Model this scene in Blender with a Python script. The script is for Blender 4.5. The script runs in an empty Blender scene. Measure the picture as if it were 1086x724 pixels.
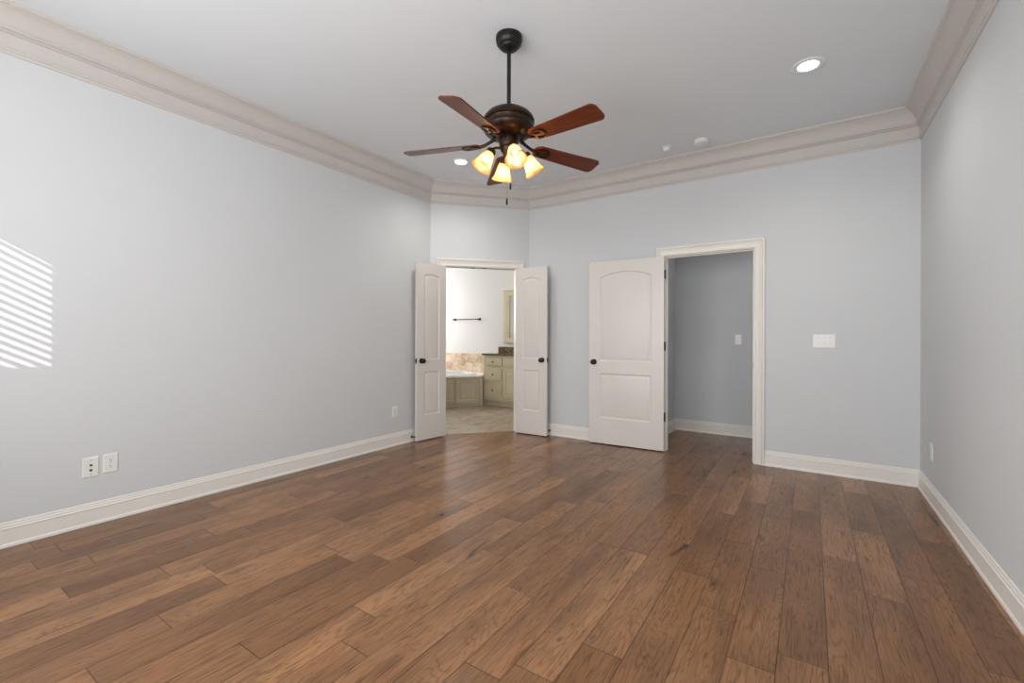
import bpy, bmesh, math, random
from mathutils import Vector, Matrix
R = math.radians
PI = math.pi
random.seed(4)
SC = bpy.context.scene
COL = SC.collection

# ------------------------------------------------------------------ camera, world, exposure
EYE = 1.2
YAW, ROLL = 0.5883, 0.0034
F_PX, CY = 474.6, 356.48
cd = bpy.data.cameras.new('camera')
cam = bpy.data.objects.new('camera', cd)
COL.objects.link(cam)
cd.sensor_fit = 'HORIZONTAL'
cd.sensor_width = 36.0
cd.lens = 36.0 * F_PX / 1086.0
cd.shift_y = -(362.0 - CY) / 1086.0
cd.clip_start = 0.02
cam.matrix_world = (Matrix.Translation((0, 0, EYE)) @ Matrix.Rotation(YAW, 4, 'Z')
                    @ Matrix.Rotation(R(90), 4, 'X') @ Matrix.Rotation(ROLL, 4, 'Z'))
SC.camera = cam
SC.view_settings.view_transform = 'Standard'
SC.view_settings.look = 'None'
SC.view_settings.exposure = -0.1
SC.view_settings.gamma = 1.0
SC.view_settings.use_curve_mapping = False

W = bpy.data.worlds.new('world')
SC.world = W
W.use_nodes = True
W.node_tree.nodes['Background'].inputs[0].default_value = (0.75, 0.86, 1.0, 1)
W.node_tree.nodes['Background'].inputs[1].default_value = 1.0

SUN_DIR = Vector((-1.28, 1.0, -0.585)).normalized()
sd = bpy.data.lights.new('sun', 'SUN')
sd.energy = 6.0
sd.angle = R(0.2)
sd.color = (1.0, 0.97, 0.93)
so = bpy.data.objects.new('sun', sd)
COL.objects.link(so)
so.rotation_euler = SUN_DIR.to_track_quat('-Z', 'Y').to_euler()


def area(name, loc, direction, sx, sy, energy, color=(1, 1, 1), spread=180):
    d = bpy.data.lights.new(name, 'AREA')
    d.shape = 'RECTANGLE'
    d.size, d.size_y = sx, sy
    d.energy = energy
    d.color = color
    d.spread = R(spread)
    o = bpy.data.objects.new(name, d)
    COL.objects.link(o)
    o.location = loc
    o.rotation_euler = Vector(direction).to_track_quat('-Z', 'Y').to_euler()
    return o


# area lights standing in for daylight at the windows
area('daylight_rear_window', (-1.95, -0.86, 1.6), (0.12, 1, 0.20), 1.7, 1.9, 72, (1.0, 0.985, 0.965))
area('fill_light_rear', (-0.35, -0.86, 1.6), (-0.12, 1, 0.22), 1.2, 1.9, 60, (1.0, 0.985, 0.965))  # fill light, set at the added second window
area('daylight_bath_window', (-6.93, 5.75, 1.75), (1, 0.05, -0.15), 1.2, 1.3, 64, (1.0, 0.985, 0.97))

# ------------------------------------------------------------------ room dimensions
XL, XR, YB, YR = -3.781, 0.7346, 4.8035, -1.0
YLc, XBc = 3.904, -2.9526
H = 3.04
TH = 0.12
ROOM = [Vector(v) for v in ((XL, YR), (XL, YLc), (XBc, YB), (XR, YB), (XR, YR))]
FAN = (-1.5465, 2.274)


# ------------------------------------------------------------------ material helpers
class NT:
    def __init__(s, name):
        s.m = bpy.data.materials.new(name)
        s.m.use_nodes = True
        s.t = s.m.node_tree
        s.b = s.t.nodes['Principled BSDF']
        s.out = s.t.nodes['Material Output']

    def n(s, typ, **kw):
        x = s.t.nodes.new(typ)
        for k, v in kw.items():
            setattr(x, k, v)
        return x

    def lk(s, a, b):
        s.t.links.new(a, b)

    def setin(s, sock, v):
        if hasattr(v, 'links'):
            s.lk(v, sock)
        else:
            sock.default_value = v

    def math(s, op, a, b=0.0, c=None):
        x = s.n('ShaderNodeMath', operation=op)
        s.setin(x.inputs[0], a)
        s.setin(x.inputs[1], b)
        if c is not None:
            s.setin(x.inputs[2], c)
        return x.outputs[0]

    def coord(s):
        return s.n('ShaderNodeTexCoord').outputs['Object']

    def mapping(s, vec, scale=(1, 1, 1), loc=(0, 0, 0)):
        x = s.n('ShaderNodeMapping')
        s.lk(vec, x.inputs[0])
        x.inputs['Scale'].default_value = scale
        x.inputs['Location'].default_value = loc
        return x.outputs[0]

    def noise(s, vec, scale, detail=3, rough=0.5, dist=0.0):
        x = s.n('ShaderNodeTexNoise')
        if vec is not None:
            s.lk(vec, x.inputs['Vector'])
        x.inputs['Scale'].default_value = scale
        x.inputs['Detail'].default_value = detail
        x.inputs['Roughness'].default_value = rough
        x.inputs['Distortion'].default_value = dist
        return x.outputs['Fac']

    def ramp(s, fac, stops):
        x = s.n('ShaderNodeValToRGB')
        e = x.color_ramp.elements
        while len(e) < len(stops):
            e.new(0.5)
        for i, (p, c) in enumerate(stops):
            e[i].position = p
            e[i].color = (*c, 1) if len(c) == 3 else c
        s.lk(fac, x.inputs[0])
        return x.outputs[0]

    def mix(s, fac, a, b, blend='MIX'):
        x = s.n('ShaderNodeMix', data_type='RGBA', blend_type=blend)
        s.setin(x.inputs[0], fac)
        for k, v in ((6, a), (7, b)):
            if hasattr(v, 'links'):
                s.lk(v, x.inputs[k])
            else:
                x.inputs[k].default_value = (*v, 1) if len(v) == 3 else v
        return x.outputs[2]

    def bump(s, h, strength=0.2, dist=0.01):
        x = s.n('ShaderNodeBump')
        s.lk(h, x.inputs['Height'])
        x.inputs['Strength'].default_value = strength
        x.inputs['Distance'].default_value = dist
        s.lk(x.outputs[0], s.b.inputs['Normal'])


def plain(name, col, rough=0.5, metal=0.0, var=0.04, nscale=6.0, bump=0.0, bscale=200.0, spec=0.5):
    t = NT(name)
    c = t.coord()
    f = t.noise(c, nscale, 3)
    lo = tuple(max(0, v * (1 - var)) for v in col)
    hi = tuple(min(1, v * (1 + var)) for v in col)
    t.lk(t.ramp(f, [(0.3, lo), (0.7, hi)]), t.b.inputs['Base Color'])
    t.b.inputs['Roughness'].default_value = rough
    t.b.inputs['Metallic'].default_value = metal
    t.b.inputs['Specular IOR Level'].default_value = spec
    if bump:
        t.bump(t.noise(c, bscale, 2), bump, 0.002)
    return t.m


M = {}
M['wall'] = plain('wall_paint', (0.632, 0.652, 0.672), 0.75, var=0.012, nscale=1.5, bump=0.12, bscale=160, spec=0.25)
M['ceiling'] = plain('ceiling_paint', (0.765, 0.805, 0.845), 0.85, var=0.012, nscale=1.5, bump=0.12, bscale=140, spec=0.2)
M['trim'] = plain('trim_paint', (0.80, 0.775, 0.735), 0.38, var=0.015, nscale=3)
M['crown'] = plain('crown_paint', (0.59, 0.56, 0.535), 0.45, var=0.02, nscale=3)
M['door'] = plain('door_paint', (0.71, 0.68, 0.645), 0.36, var=0.015, nscale=3)
M['bath_wall'] = plain('bath_paint', (0.70, 0.69, 0.675), 0.75, var=0.012, nscale=1.5, bump=0.1, bscale=160, spec=0.25)
M['bronze'] = plain('dark_bronze', (0.022, 0.014, 0.010), 0.36, 0.7, var=0.3, nscale=30)
M['motor'] = plain('oil_rubbed_bronze', (0.036, 0.020, 0.012), 0.38, 0.75, var=0.35, nscale=25)
M['black'] = plain('black_metal', (0.010, 0.009, 0.009), 0.42, 0.3, var=0.2, nscale=40)
M['plate'] = plain('white_plastic', (0.80, 0.80, 0.79), 0.3, var=0.01)
M['slot'] = plain('dark_slot', (0.03, 0.03, 0.03), 0.6, var=0.1)
M['cabinet'] = plain('cream_cabinet_paint', (0.62, 0.55, 0.385), 0.42, var=0.03, nscale=5)
M['tub'] = plain('white_acrylic', (0.86, 0.86, 0.85), 0.12, var=0.005)
M['chrome'] = plain('chain_metal', (0.30, 0.28, 0.25), 0.3, 1.0, var=0.05)
M['exterior'] = plain('sun_blocker_brown', (0.40, 0.28, 0.22), 0.9, var=0.2, nscale=8)  # surface of the added sun-blocking masses outside
M['blind'] = plain('blind_white', (0.80, 0.80, 0.78), 0.5, var=0.01)


def floor_material():
    t = NT('hand_scraped_hickory')
    wd = 0.159
    sep = t.n('ShaderNodeSeparateXYZ')
    t.lk(t.coord(), sep.inputs[0])
    X, Y = sep.outputs[0], sep.outputs[1]
    u = t.math('DIVIDE', t.math('ADD', X, -0.0572), wd)
    row = t.math('FLOOR', u)
    fx = t.math('FRACT', u)
    wn = t.n('ShaderNodeTexWhiteNoise', noise_dimensions='1D')
    t.lk(row, wn.inputs['W'])
    rr = wn.outputs['Value']
    L = t.math('MULTIPLY_ADD', rr, 0.65, 0.75)
    v = t.math('DIVIDE', t.math('MULTIPLY_ADD', rr, 7.0, t.math('ADD', Y, 20.0)), L)
    colm = t.math('FLOOR', v)
    fy = t.math('FRACT', v)
    cid = t.n('ShaderNodeCombineXYZ')
    t.lk(row, cid.inputs[0])
    t.lk(colm, cid.inputs[1])
    wn2 = t.n('ShaderNodeTexWhiteNoise', noise_dimensions='3D')
    t.lk(cid.outputs[0], wn2.inputs['Vector'])
    pid = wn2.outputs['Value']
    off = t.n('ShaderNodeVectorMath', operation='SCALE')
    t.lk(wn2.outputs['Color'], off.inputs[0])
    off.inputs['Scale'].default_value = 37.0

    def gv(sx, sy):
        c = t.n('ShaderNodeCombineXYZ')
        t.lk(t.math('MULTIPLY', X, sx), c.inputs[0])
        t.lk(t.math('MULTIPLY', Y, sy), c.inputs[1])
        a = t.n('ShaderNodeVectorMath', operation='ADD')
        t.lk(c.outputs[0], a.inputs[0])
        t.lk(off.outputs[0], a.inputs[1])
        return a.outputs[0]
    fine = t.noise(gv(190, 6), 1.0, 3, 0.6, 0.5)              # pores along the board
    contour = t.noise(gv(8.0, 1.0), 1.0, 3, 0.5, 0.35)
    rings = t.math('SINE', t.math('MULTIPLY', contour, 150.0))   # cathedral figure
    rings = t.math('POWER', t.math('MULTIPLY_ADD', rings, 0.5, 0.5), 4.0)
    cloud = t.noise(gv(4.5, 1.1), 1.0, 3, 0.55, 0.3)           # mineral streaks
    patch = t.noise(gv(13.0, 3.0), 1.0, 2, 0.5, 0.8)
    base = t.ramp(pid, [(0.0, (0.222, 0.108, 0.049)), (0.35, (0.282, 0.139, 0.064)),
                        (0.7, (0.318, 0.159, 0.075)), (1.0, (0.372, 0.191, 0.092))])
    c1 = t.mix(t.ramp(cloud, [(0.38, (0.0,) * 3), (0.72, (0.62,) * 3)]), base, (0.078, 0.041, 0.024))
    c2 = t.mix(t.ramp(fine, [(0.52, (0, 0, 0)), (0.68, (0.60,) * 3)]), c1, (0.060, 0.029, 0.016))
    c3 = t.mix(t.math('MULTIPLY', t.math('MULTIPLY', rings, fine), 0.62), c2, (0.050, 0.024, 0.013))
    c4 = t.mix(t.ramp(patch, [(0.68, (0, 0, 0)), (0.78, (0.75,) * 3)]), c3, (0.040, 0.020, 0.013))
    ex = t.math('MULTIPLY', t.math('MINIMUM', fx, t.math('SUBTRACT', 1.0, fx)), wd)
    ey = t.math('MULTIPLY', t.math('MINIMUM', fy, t.math('SUBTRACT', 1.0, fy)), L)
    e = t.math('MINIMUM', ex, ey)
    groove = t.math('SUBTRACT', 1.0, t.math('MINIMUM', t.math('DIVIDE', e, 0.0030), 1.0))
    vk = t.n('ShaderNodeTexVoronoi')
    vk.inputs['Scale'].default_value = 1.0
    t.lk(gv(3.2, 1.5), vk.inputs['Vector'])
    kn = t.math('ADD', vk.outputs['Distance'], t.math('MULTIPLY', t.noise(gv(30, 12), 1.0, 2), 0.06))
    c4 = t.mix(t.ramp(kn, [(0.055, (0.9,) * 3), (0.085, (0.35,) * 3), (0.16, (0, 0, 0))]), c4, (0.030, 0.015, 0.010))
    c5 = t.mix(t.math('MULTIPLY', groove, 0.88), c4, (0.030, 0.014, 0.009))
    t.lk(c5, t.b.inputs['Base Color'])
    rough = t.math('MULTIPLY_ADD', fine, 0.12, 0.15)
    t.lk(rough, t.b.inputs['Roughness'])
    t.b.inputs['Specular IOR Level'].default_value = 0.24
    scrape = t.noise(gv(14.0, 1.6), 1.0, 2, 0.5, 0.2)
    hgt = t.math('SUBTRACT', t.math('MULTIPLY_ADD', scrape, 0.5, t.math('MULTIPLY', fine, 0.10)),
                 t.math('MULTIPLY', groove, 0.5))
    t.bump(hgt, 0.45, 0.003)
    return t.m


M['floor'] = floor_material()


def tile_material(name, size, c_lo, c_hi, grout, rough, rot=0.0, axes=(0, 1), offset=0.0, offs=(0, 0)):
    t = NT(name)
    mp = t.n('ShaderNodeMapping')
    mp.inputs['Rotation'].default_value = (0, 0, rot)
    sep = t.n('ShaderNodeSeparateXYZ')
    t.lk(t.coord(), sep.inputs[0])
    cb = t.n('ShaderNodeCombineXYZ')
    t.lk(t.math('ADD', sep.outputs[axes[0]], offs[0]), cb.inputs[0])
    t.lk(t.math('ADD', sep.outputs[axes[1]], offs[1]), cb.inputs[1])
    t.lk(cb.outputs[0], mp.inputs[0])
    br = t.n('ShaderNodeTexBrick')
    br.offset = offset
    t.lk(mp.outputs[0], br.inputs['Vector'])
    br.inputs['Scale'].default_value = 1.0
    br.inputs['Brick Width'].default_value = size
    br.inputs['Row Height'].default_value = size
    br.inputs['Mortar Size'].default_value = 0.003
    br.inputs['Color1'].default_value = (*c_lo, 1)
    br.inputs['Color2'].default_value = (*c_hi, 1)
    br.inputs['Mortar'].default_value = (*grout, 1)
    n1 = t.noise(mp.outputs[0], 7.0, 5, 0.65, 0.8)
    stain = t.ramp(n1, [(0.34, (0.60, 0.53, 0.44)), (0.58, (1.0, 1.0, 1.0)), (0.85, (1.12, 1.08, 1.02))])
    t.lk(t.mix(1.0, br.outputs['Color'], stain, 'MULTIPLY'), t.b.inputs['Base Color'])
    t.b.inputs['Roughness'].default_value = rough
    return t.m


M['bath_floor'] = tile_material('travertine_floor', 0.33, (0.43, 0.35, 0.26), (0.53, 0.45, 0.35), (0.34, 0.28, 0.21), 0.35)
M['bath_tile'] = tile_material('travertine_wall', 0.17, (0.66, 0.50, 0.37), (0.76, 0.65, 0.52), (0.66, 0.58, 0.48), 0.35,
                               axes=(0, 2), offset=0.5, offs=(0.0, -0.526))
M['deck'] = plain('deck_stone', (0.86, 0.82, 0.74), 0.3, var=0.1, nscale=9)


def granite():
    t = NT('brown_granite')
    c = t.coord()
    vo = t.n('ShaderNodeTexVoronoi')
    t.lk(c, vo.inputs['Vector'])
    vo.inputs['Scale'].default_value = 90
    n1 = t.noise(c, 35, 4, 0.7)
    col = t.ramp(n1, [(0.32, (0.018, 0.012, 0.008)), (0.47, (0.12, 0.075, 0.035)), (0.6, (0.30, 0.22, 0.12)), (0.75, (0.06, 0.04, 0.03))])
    col = t.mix(t.ramp(vo.outputs['Distance'], [(0.1, (0.6,) * 3), (0.4, (0, 0, 0))]), col, (0.03, 0.02, 0.015))
    t.lk(col, t.b.inputs['Base Color'])
    t.b.inputs['Roughness'].default_value = 0.15
    return t.m


M['granite'] = granite()


def blade_wood():
    t = NT('cherry_blade')
    c = t.coord()
    g = t.noise(t.mapping(c, (3, 60, 3)), 1.0, 4, 0.6, 0.6)
    t.lk(t.ramp(g, [(0.3, (0.060, 0.012, 0.005)), (0.55, (0.130, 0.030, 0.010)), (0.8, (0.20, 0.055, 0.018))]), t.b.inputs['Base Color'])
    t.b.inputs['Roughness'].default_value = 0.3
    t.b.inputs['Specular IOR Level'].default_value = 0.22
    return t.m


M['blade'] = blade_wood()


def shade_glass():
    t = NT('amber_alabaster_glass')
    c = t.coord()
    n1 = t.noise(c, 22, 4, 0.6, 1.0)
    col = t.ramp(n1, [(0.3, (0.88, 0.66, 0.38)), (0.7, (0.95, 0.79, 0.54))])
    t.lk(col, t.b.inputs['Base Color'])
    t.b.inputs['Roughness'].default_value = 0.25
    tr = t.n('ShaderNodeBsdfTranslucent')
    t.lk(col, tr.inputs[0])
    mx = t.n('ShaderNodeMixShader')
    mx.inputs[0].default_value = 0.80
    t.lk(t.b.outputs[0], mx.inputs[1])
    t.lk(tr.outputs[0], mx.inputs[2])
    tp = t.n('ShaderNodeBsdfTransparent')
    tp.inputs[0].default_value = (1.0, 0.70, 0.38, 1)
    m2 = t.n('ShaderNodeMixShader')
    m2.inputs[0].default_value = 0.38
    t.lk(mx.outputs[0], m2.inputs[1])
    t.lk(tp.outputs[0], m2.inputs[2])
    t.lk(m2.outputs[0], t.out.inputs[0])
    return t.m


M['shade'] = shade_glass()


def emit(name, col, strength):
    t = NT(name)
    t.b.inputs['Base Color'].default_value = (*col, 1)
    t.b.inputs['Emission Color'].default_value = (*col, 1)
    t.b.inputs['Emission Strength'].default_value = strength
    return t.m


M['bulb'] = emit('glowing_bulb', (1.0, 0.88, 0.66), 5.0)
M['led'] = emit('downlight_lens', (1.0, 0.97, 0.92), 14.0)


def mirror():
    t = NT('mirror_silver')
    t.b.inputs['Base Color'].default_value = (0.85, 0.87, 0.86, 1)
    t.b.inputs['Metallic'].default_value = 1.0
    t.b.inputs['Roughness'].default_value = 0.02
    return t.m


M['mirror'] = mirror()


def pane():
    t = NT('window_glass')
    tr = t.n('ShaderNodeBsdfTransparent')
    gl = t.n('ShaderNodeBsdfGlossy')
    gl.inputs['Roughness'].default_value = 0.0
    mx = t.n('ShaderNodeMixShader')
    mx.inputs[0].default_value = 0.06
    t.lk(tr.outputs[0], mx.inputs[1])
    t.lk(gl.outputs[0], mx.inputs[2])
    t.lk(mx.outputs[0], t.out.inputs[0])
    return t.m


M['pane'] = pane()


# ------------------------------------------------------------------ mesh helpers
class MB:
    """collects shapes into ONE mesh object"""
    def __init__(s):
        s.bm = bmesh.new()

    def face(s, pts):
        vs = [s.bm.verts.new(p) for p in pts]
        return s.bm.faces.new(vs)

    def box(s, a, b, bev=0.0):
        a, b = Vector(a), Vector(b)
        r = bmesh.ops.create_cube(s.bm, size=1.0)
        vs = r['verts']
        for v in vs:
            v.co = Vector(((a[i] + b[i]) / 2 + v.co[i] * abs(b[i] - a[i])) for i in range(3))
        if bev:
            es = list({e for v in vs for e in v.link_edges})
            bmesh.ops.bevel(s.bm, geom=es, offset=bev, segments=2, profile=0.5, affect='EDGES')
        return s

    def prism(s, poly, z0, z1):
        """vertical prism on a 2-D polygon"""
        n = len(poly)
        lo = [s.bm.verts.new((p[0], p[1], z0)) for p in poly]
        hi = [s.bm.verts.new((p[0], p[1], z1)) for p in poly]
        s.bm.faces.new(lo[::-1])
        s.bm.faces.new(hi)
        for i in range(n):
            j = (i + 1) % n
            s.bm.faces.new((lo[i], lo[j], hi[j], hi[i]))
        return s

    def loft(s, rings, closed=True, caps=True):
        vr = [[s.bm.verts.new(p) for p in r] for r in rings]
        n = len(vr[0])
        for a, b in zip(vr, vr[1:]):
            for i in range(n if closed else n - 1):
                j = (i + 1) % n
                s.bm.faces.new((a[i], a[j], b[j], b[i]))
        if caps:
            s.bm.faces.new(vr[0][::-1])
            s.bm.faces.new(vr[-1])
        return s

    def lathe(s, prof, mat=None, n=32, caps=True):
        """prof = [(r, z)...] about Z, then moved by mat"""
        mat = mat or Matrix()
        rings = []
        for r, z in prof:
            rings.append([mat @ Vector((max(r, 1e-4) * math.cos(2 * PI * k / n), max(r, 1e-4) * math.sin(2 * PI * k / n), z)) for k in range(n)])
        return s.loft(rings, True, caps)

    def tube(s, pts, rad, n=10):
        pts = [Vector(p) for p in pts]
        rings = []
        up = Vector((0, 0, 1))
        for i, p in enumerate(pts):
            d = (pts[min(i + 1, len(pts) - 1)] - pts[max(i - 1, 0)]).normalized()
            x = d.cross(up)
            if x.length < 1e-3:
                x = Vector((1, 0, 0))
            x.normalize()
            y = x.cross(d)
            rr = rad[i] if isinstance(rad, (list, tuple)) else rad
            rings.append([p + x * (rr * math.cos(2 * PI * k / n)) + y * (rr * math.sin(2 * PI * k / n)) for k in range(n)])
        return s.loft(rings)

    def sphere(s, c, r, scale=(1, 1, 1), seg=16):
        q = bmesh.ops.create_uvsphere(s.bm, u_segments=seg, v_segments=max(8, seg // 2), radius=r)
        for v in q['verts']:
            v.co = Vector(c) + Vector((v.co[i] * scale[i] for i in range(3)))
        return s

    def build(s, name, mat, parent=None, smooth=None, loc=None, rot=None):
        bmesh.ops.recalc_face_normals(s.bm, faces=s.bm.faces)
        me = bpy.data.meshes.new(name)
        s.bm.to_mesh(me)
        s.bm.free()
        me.materials.append(mat)
        if smooth is not None:
            for p in me.polygons:
                p.use_smooth = True
            me.set_sharp_from_angle(angle=R(smooth))
        o = bpy.data.objects.new(name, me)
        COL.objects.link(o)
        if parent:
            o.parent = parent
        if loc is not None:
            o.location = loc
        if rot is not None:
            o.rotation_euler = rot
        return o


def tag(o, label, cat, group=None, kind=None):
    if label:
        o['label'] = label
    if cat:
        o['category'] = cat
    if group:
        o['group'] = group
    if kind:
        o['kind'] = kind
    return o


def structure(o, label=None, cat=None):
    return tag(o, label, cat, kind='structure')


def thing(name, label, cat, loc=(0, 0, 0), rotz=0.0, group=None):
    o = bpy.data.objects.new(name, None)
    o.empty_display_size = 0.1
    COL.objects.link(o)
    o.location = loc
    o.rotation_euler = (0, 0, rotz)
    return tag(o, label, cat, group)


def copy_tree(o, parent=None):
    c = o.copy()
    COL.objects.link(c)
    if parent:
        c.parent = parent
    for ch in list(o.children):
        copy_tree(ch, c)
    return c


# ------------------------------------------------------------------ wall / trim helpers
def seg_frame(poly, i, closed=True):
    a, b = poly[i], poly[(i + 1) % len(poly)]
    d = (b - a).normalized()
    return a, b, d, Vector((d.y, -d.x))          # inward normal: interior lies right of travel


def corner(poly, i, o):
    """vertex i of the polygon shifted inwards by o on both its walls"""
    n = len(poly)
    a1, b1, d1, n1 = seg_frame(poly, (i - 1) % n)
    a2, b2, d2, n2 = seg_frame(poly, i)
    p1, p2 = a1 + n1 * o, a2 + n2 * o
    den = d1.x * d2.y - d1.y * d2.x
    t = ((p2.x - p1.x) * d2.y - (p2.y - p1.y) * d2.x) / den
    return p1 + d1 * t


def wall_mesh(poly, i, z1, holes=(), th=TH):
    """wall i with rectangular holes (u0, u1, z0, z1)"""
    a, b, d, nn = seg_frame(poly, i)
    L = (b - a).length
    o0, o1 = corner(poly, i, -th), corner(poly, (i + 1) % len(poly), -th)
    mb = MB()

    def at(u, outer):
        if outer:
            if u <= 0:
                return o0
            if u >= L:
                return o1
            return a + d * u - nn * th
        return a + d * u

    def piece(u0, u1, za, zb):
        mb.prism([at(u0, 0), at(u1, 0), at(u1, 1), at(u0, 1)], za, zb)
    u = 0.0
    for (h0, h1, za, zb) in sorted(holes):
        piece(u, h0, 0, z1)
        if za > 0:
            piece(h0, h1, 0, za)
        if zb < z1:
            piece(h0, h1, zb, z1)
        u = h1
    piece(u, L, 0, z1)
    return mb


def trim_run(mb, poly, i, prof, u0=None, u1=None):
    """sweeps a profile of (offset from wall, z) along wall i, mitred where u is None"""
    a, b, d, nn = seg_frame(poly, i)
    r0, r1 = [], []
    for o, z in prof:
        p = corner(poly, i, o) if u0 is None else a + d * u0 + nn * o
        q = corner(poly, (i + 1) % len(poly), o) if u1 is None else a + d * u1 + nn * o
        r0.append((p.x, p.y, z))
        r1.append((q.x, q.y, z))
    mb.loft([r0, r1])
    return mb


BASE = [(0, 0), (0.018, 0), (0.018, 0.012), (0.0165, 0.017), (0.013, 0.021), (0.0125, 0.098), (0.0145, 0.101), (0.0145, 0.106),
        (0.0095, 0.110), (0.0095, 0.121), (0.006, 0.126), (0.0065, 0.133), (0.004, 0.139), (0, 0.140)]
CROWN = [(0, 2.784), (0.008, 2.784), (0.010, 2.788), (0.010, 2.797), (0.015, 2.799), (0.021, 2.804), (0.022, 2.811), (0.019, 2.818), (0.012, 2.820), (0.013, 2.894),
         (0.019, 2.896), (0.027, 2.900), (0.027, 2.907), (0.023, 2.909), (0.034, 2.912), (0.039, 2.918), (0.038, 2.926), (0.028, 2.929),
         (0.034, 2.940), (0.044, 2.962), (0.058, 2.985), (0.076, 3.003), (0.092, 3.011), (0.092, 3.018),
         (0.104, 3.021), (0.112, 3.028), (0.113, H), (0, H)]

# ------------------------------------------------------------------ the room shell
CL0, CL1 = -1.287, -0.430            # closet doorway
DU0, DU1 = 0.158, 1.080              # double doorway along the diagonal wall
DTOP = 2.059
WIN1 = (-3.05, -1.405, 0.55, 2.728)
WIN2 = (-0.95, 0.25, 0.55, 2.55)

structure(wall_mesh(ROOM, 0, H).build('wall_left', M['wall']), 'long pale grey left wall with sunlight stripes', 'wall')
structure(wall_mesh(ROOM, 1, H, [(DU0, DU1, 0, DTOP)]).build('wall_diagonal', M['wall']), 'short angled wall holding the bathroom doorway', 'wall')
structure(wall_mesh(ROOM, 2, H, [(CL0 - XBc, CL1 - XBc, 0, DTOP)]).build('wall_back', M['wall']), 'pale grey back wall with the closet doorway', 'wall')
structure(wall_mesh(ROOM, 3, H).build('wall_right', M['wall']), 'pale grey right wall at the picture edge', 'wall')
rear_holes = [(XR - WIN2[1], XR - WIN2[0], WIN2[2], WIN2[3]), (XR - WIN1[1], XR - WIN1[0], WIN1[2], WIN1[3])]
structure(wall_mesh(ROOM, 4, H, rear_holes).build('wall_rear', M['wall']))

# wooden floor: the bedroom up to the middle of the doorways, and the closet
a, b, dd, dn = seg_frame(ROOM, 1)
off = 0.075
p0, p1 = a + dd * DU0 - dn * off, a + dd * DU1 - dn * off
q0, q1 = a + dd * DU0, a + dd * DU1
mb = MB()
mb.prism([(XL, YR), (XL, YLc), q0, p0, p1, q1, (XBc, YB), (CL0, YB), (CL0, 4.9235), (-1.47, 4.9235), (-1.47, 6.02), (0.85, 6.02), (0.85, 4.9235),
          (CL1, 4.9235), (CL1, YB), (XR, YB), (XR, YR)], -0.08, 0)
structure(mb.build('floor', M['floor']), 'glossy brown hand scraped hardwood plank floor', 'floor')

mb = MB()
mb.prism([p + Vector((0, 0)) for p in (corner(ROOM, k, -TH) for k in range(5))], H, H + 0.1)
structure(mb.build('ceiling', M['ceiling']), 'flat pale grey ceiling of the bedroom', 'ceiling')

# crown moulding
for k, (i, nm, lab) in enumerate(((0, 'left', 'long left wall'), (1, 'diagonal', 'angled wall over the double doors'),
                                  (2, 'back', 'back wall over the closet door'), (3, 'right', 'right wall'))):
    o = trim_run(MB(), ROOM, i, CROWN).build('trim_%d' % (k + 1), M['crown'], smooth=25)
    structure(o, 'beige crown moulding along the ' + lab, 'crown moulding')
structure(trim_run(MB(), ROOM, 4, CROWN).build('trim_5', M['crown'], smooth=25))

CW = 0.088                            # casing width
mb = trim_run(MB(), ROOM, 0, BASE)
structure(mb.build('baseboard_left', M['trim'], smooth=25), 'white baseboard along the left wall', 'baseboard')
mb = MB()
trim_run(mb, ROOM, 1, BASE, None, DU0 + 0.013 - CW)
trim_run(mb, ROOM, 1, BASE, DU1 - 0.013 + CW, None)
structure(mb.build('baseboard_diagonal', M['trim'], smooth=25))
mb = MB()
trim_run(mb, ROOM, 2, BASE, None, CL0 - XBc + 0.013 - CW)
structure(mb.build('baseboard_back', M['trim'], smooth=25), 'white baseboard between the double doors and closet door', 'baseboard')
mb = MB()
trim_run(mb, ROOM, 2, BASE, CL1 - XBc - 0.013 + CW, None)
structure(mb.build('baseboard_back_right', M['trim'], smooth=25), 'white baseboard right of the closet doorway', 'baseboard')
structure(trim_run(MB(), ROOM, 3, BASE).build('baseboard_right', M['trim'], smooth=25), 'white baseboard along the right wall', 'baseboard')
structure(trim_run(MB(), ROOM, 4, BASE).build('baseboard_rear', M['trim'], smooth=25))

# ------------------------------------------------------------------ door casings and jambs
CAS = [(0.0, 0.0), (0.0, 0.011), (0.004, 0.0145), (0.012, 0.0145), (0.017, 0.008), (0.024, 0.009), (0.046, 0.014), (0.056, 0.020),
       (0.062, 0.020), (0.066, 0.013), (0.070, 0.024), (0.082, 0.026), (0.088, 0.020), (0.088, 0.0)]   # (across, out of wall)


def casing(mb, org, d, nn, u0, u1, top, rev=0.006):
    """mitred three-sided casing round an opening, swept as one strip"""
    path = [(u0 - rev, 0.0, -1, 0), (u0 - rev, top + rev, -1, 1), (u1 + rev, top + rev, 1, 1), (u1 + rev, 0.0, 1, 0)]
    rings = []
    for (u, z, su, sz) in path:
        ring = []
        for w, out in CAS:
            p = org + d * (u + su * w) + nn * out
            ring.append((p.x, p.y, z + sz * w))
        rings.append(ring)
    mb.loft(rings)


def jamb(mb, org, d, nn, u0, u1, top, depth=TH, t=0.019, stop=True):
    def blk(ua, ub, wa, wb, za, zb):
        c = [org + d * ua - nn * wa, org + d * ub - nn * wa, org + d * ub - nn * wb, org + d * ua - nn * wb]
        mb.prism(c, za, zb)
    blk(u0, u0 + t, 0, depth, 0, top)
    blk(u1 - t, u1, 0, depth, 0, top)
    blk(u0 + t, u1 - t, 0, depth, top - t, top)
    if stop:
        blk(u0 + t, u0 + t + 0.011, 0.040, 0.075, 0, top - t)
        blk(u1 - t - 0.011, u1 - t, 0.040, 0.075, 0, top - t)
        blk(u0 + t + 0.011, u1 - t - 0.011, 0.040, 0.075, top - t - 0.011, top - t)


def V3(p, z):
    return Vector((p.x, p.y, z))


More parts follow.
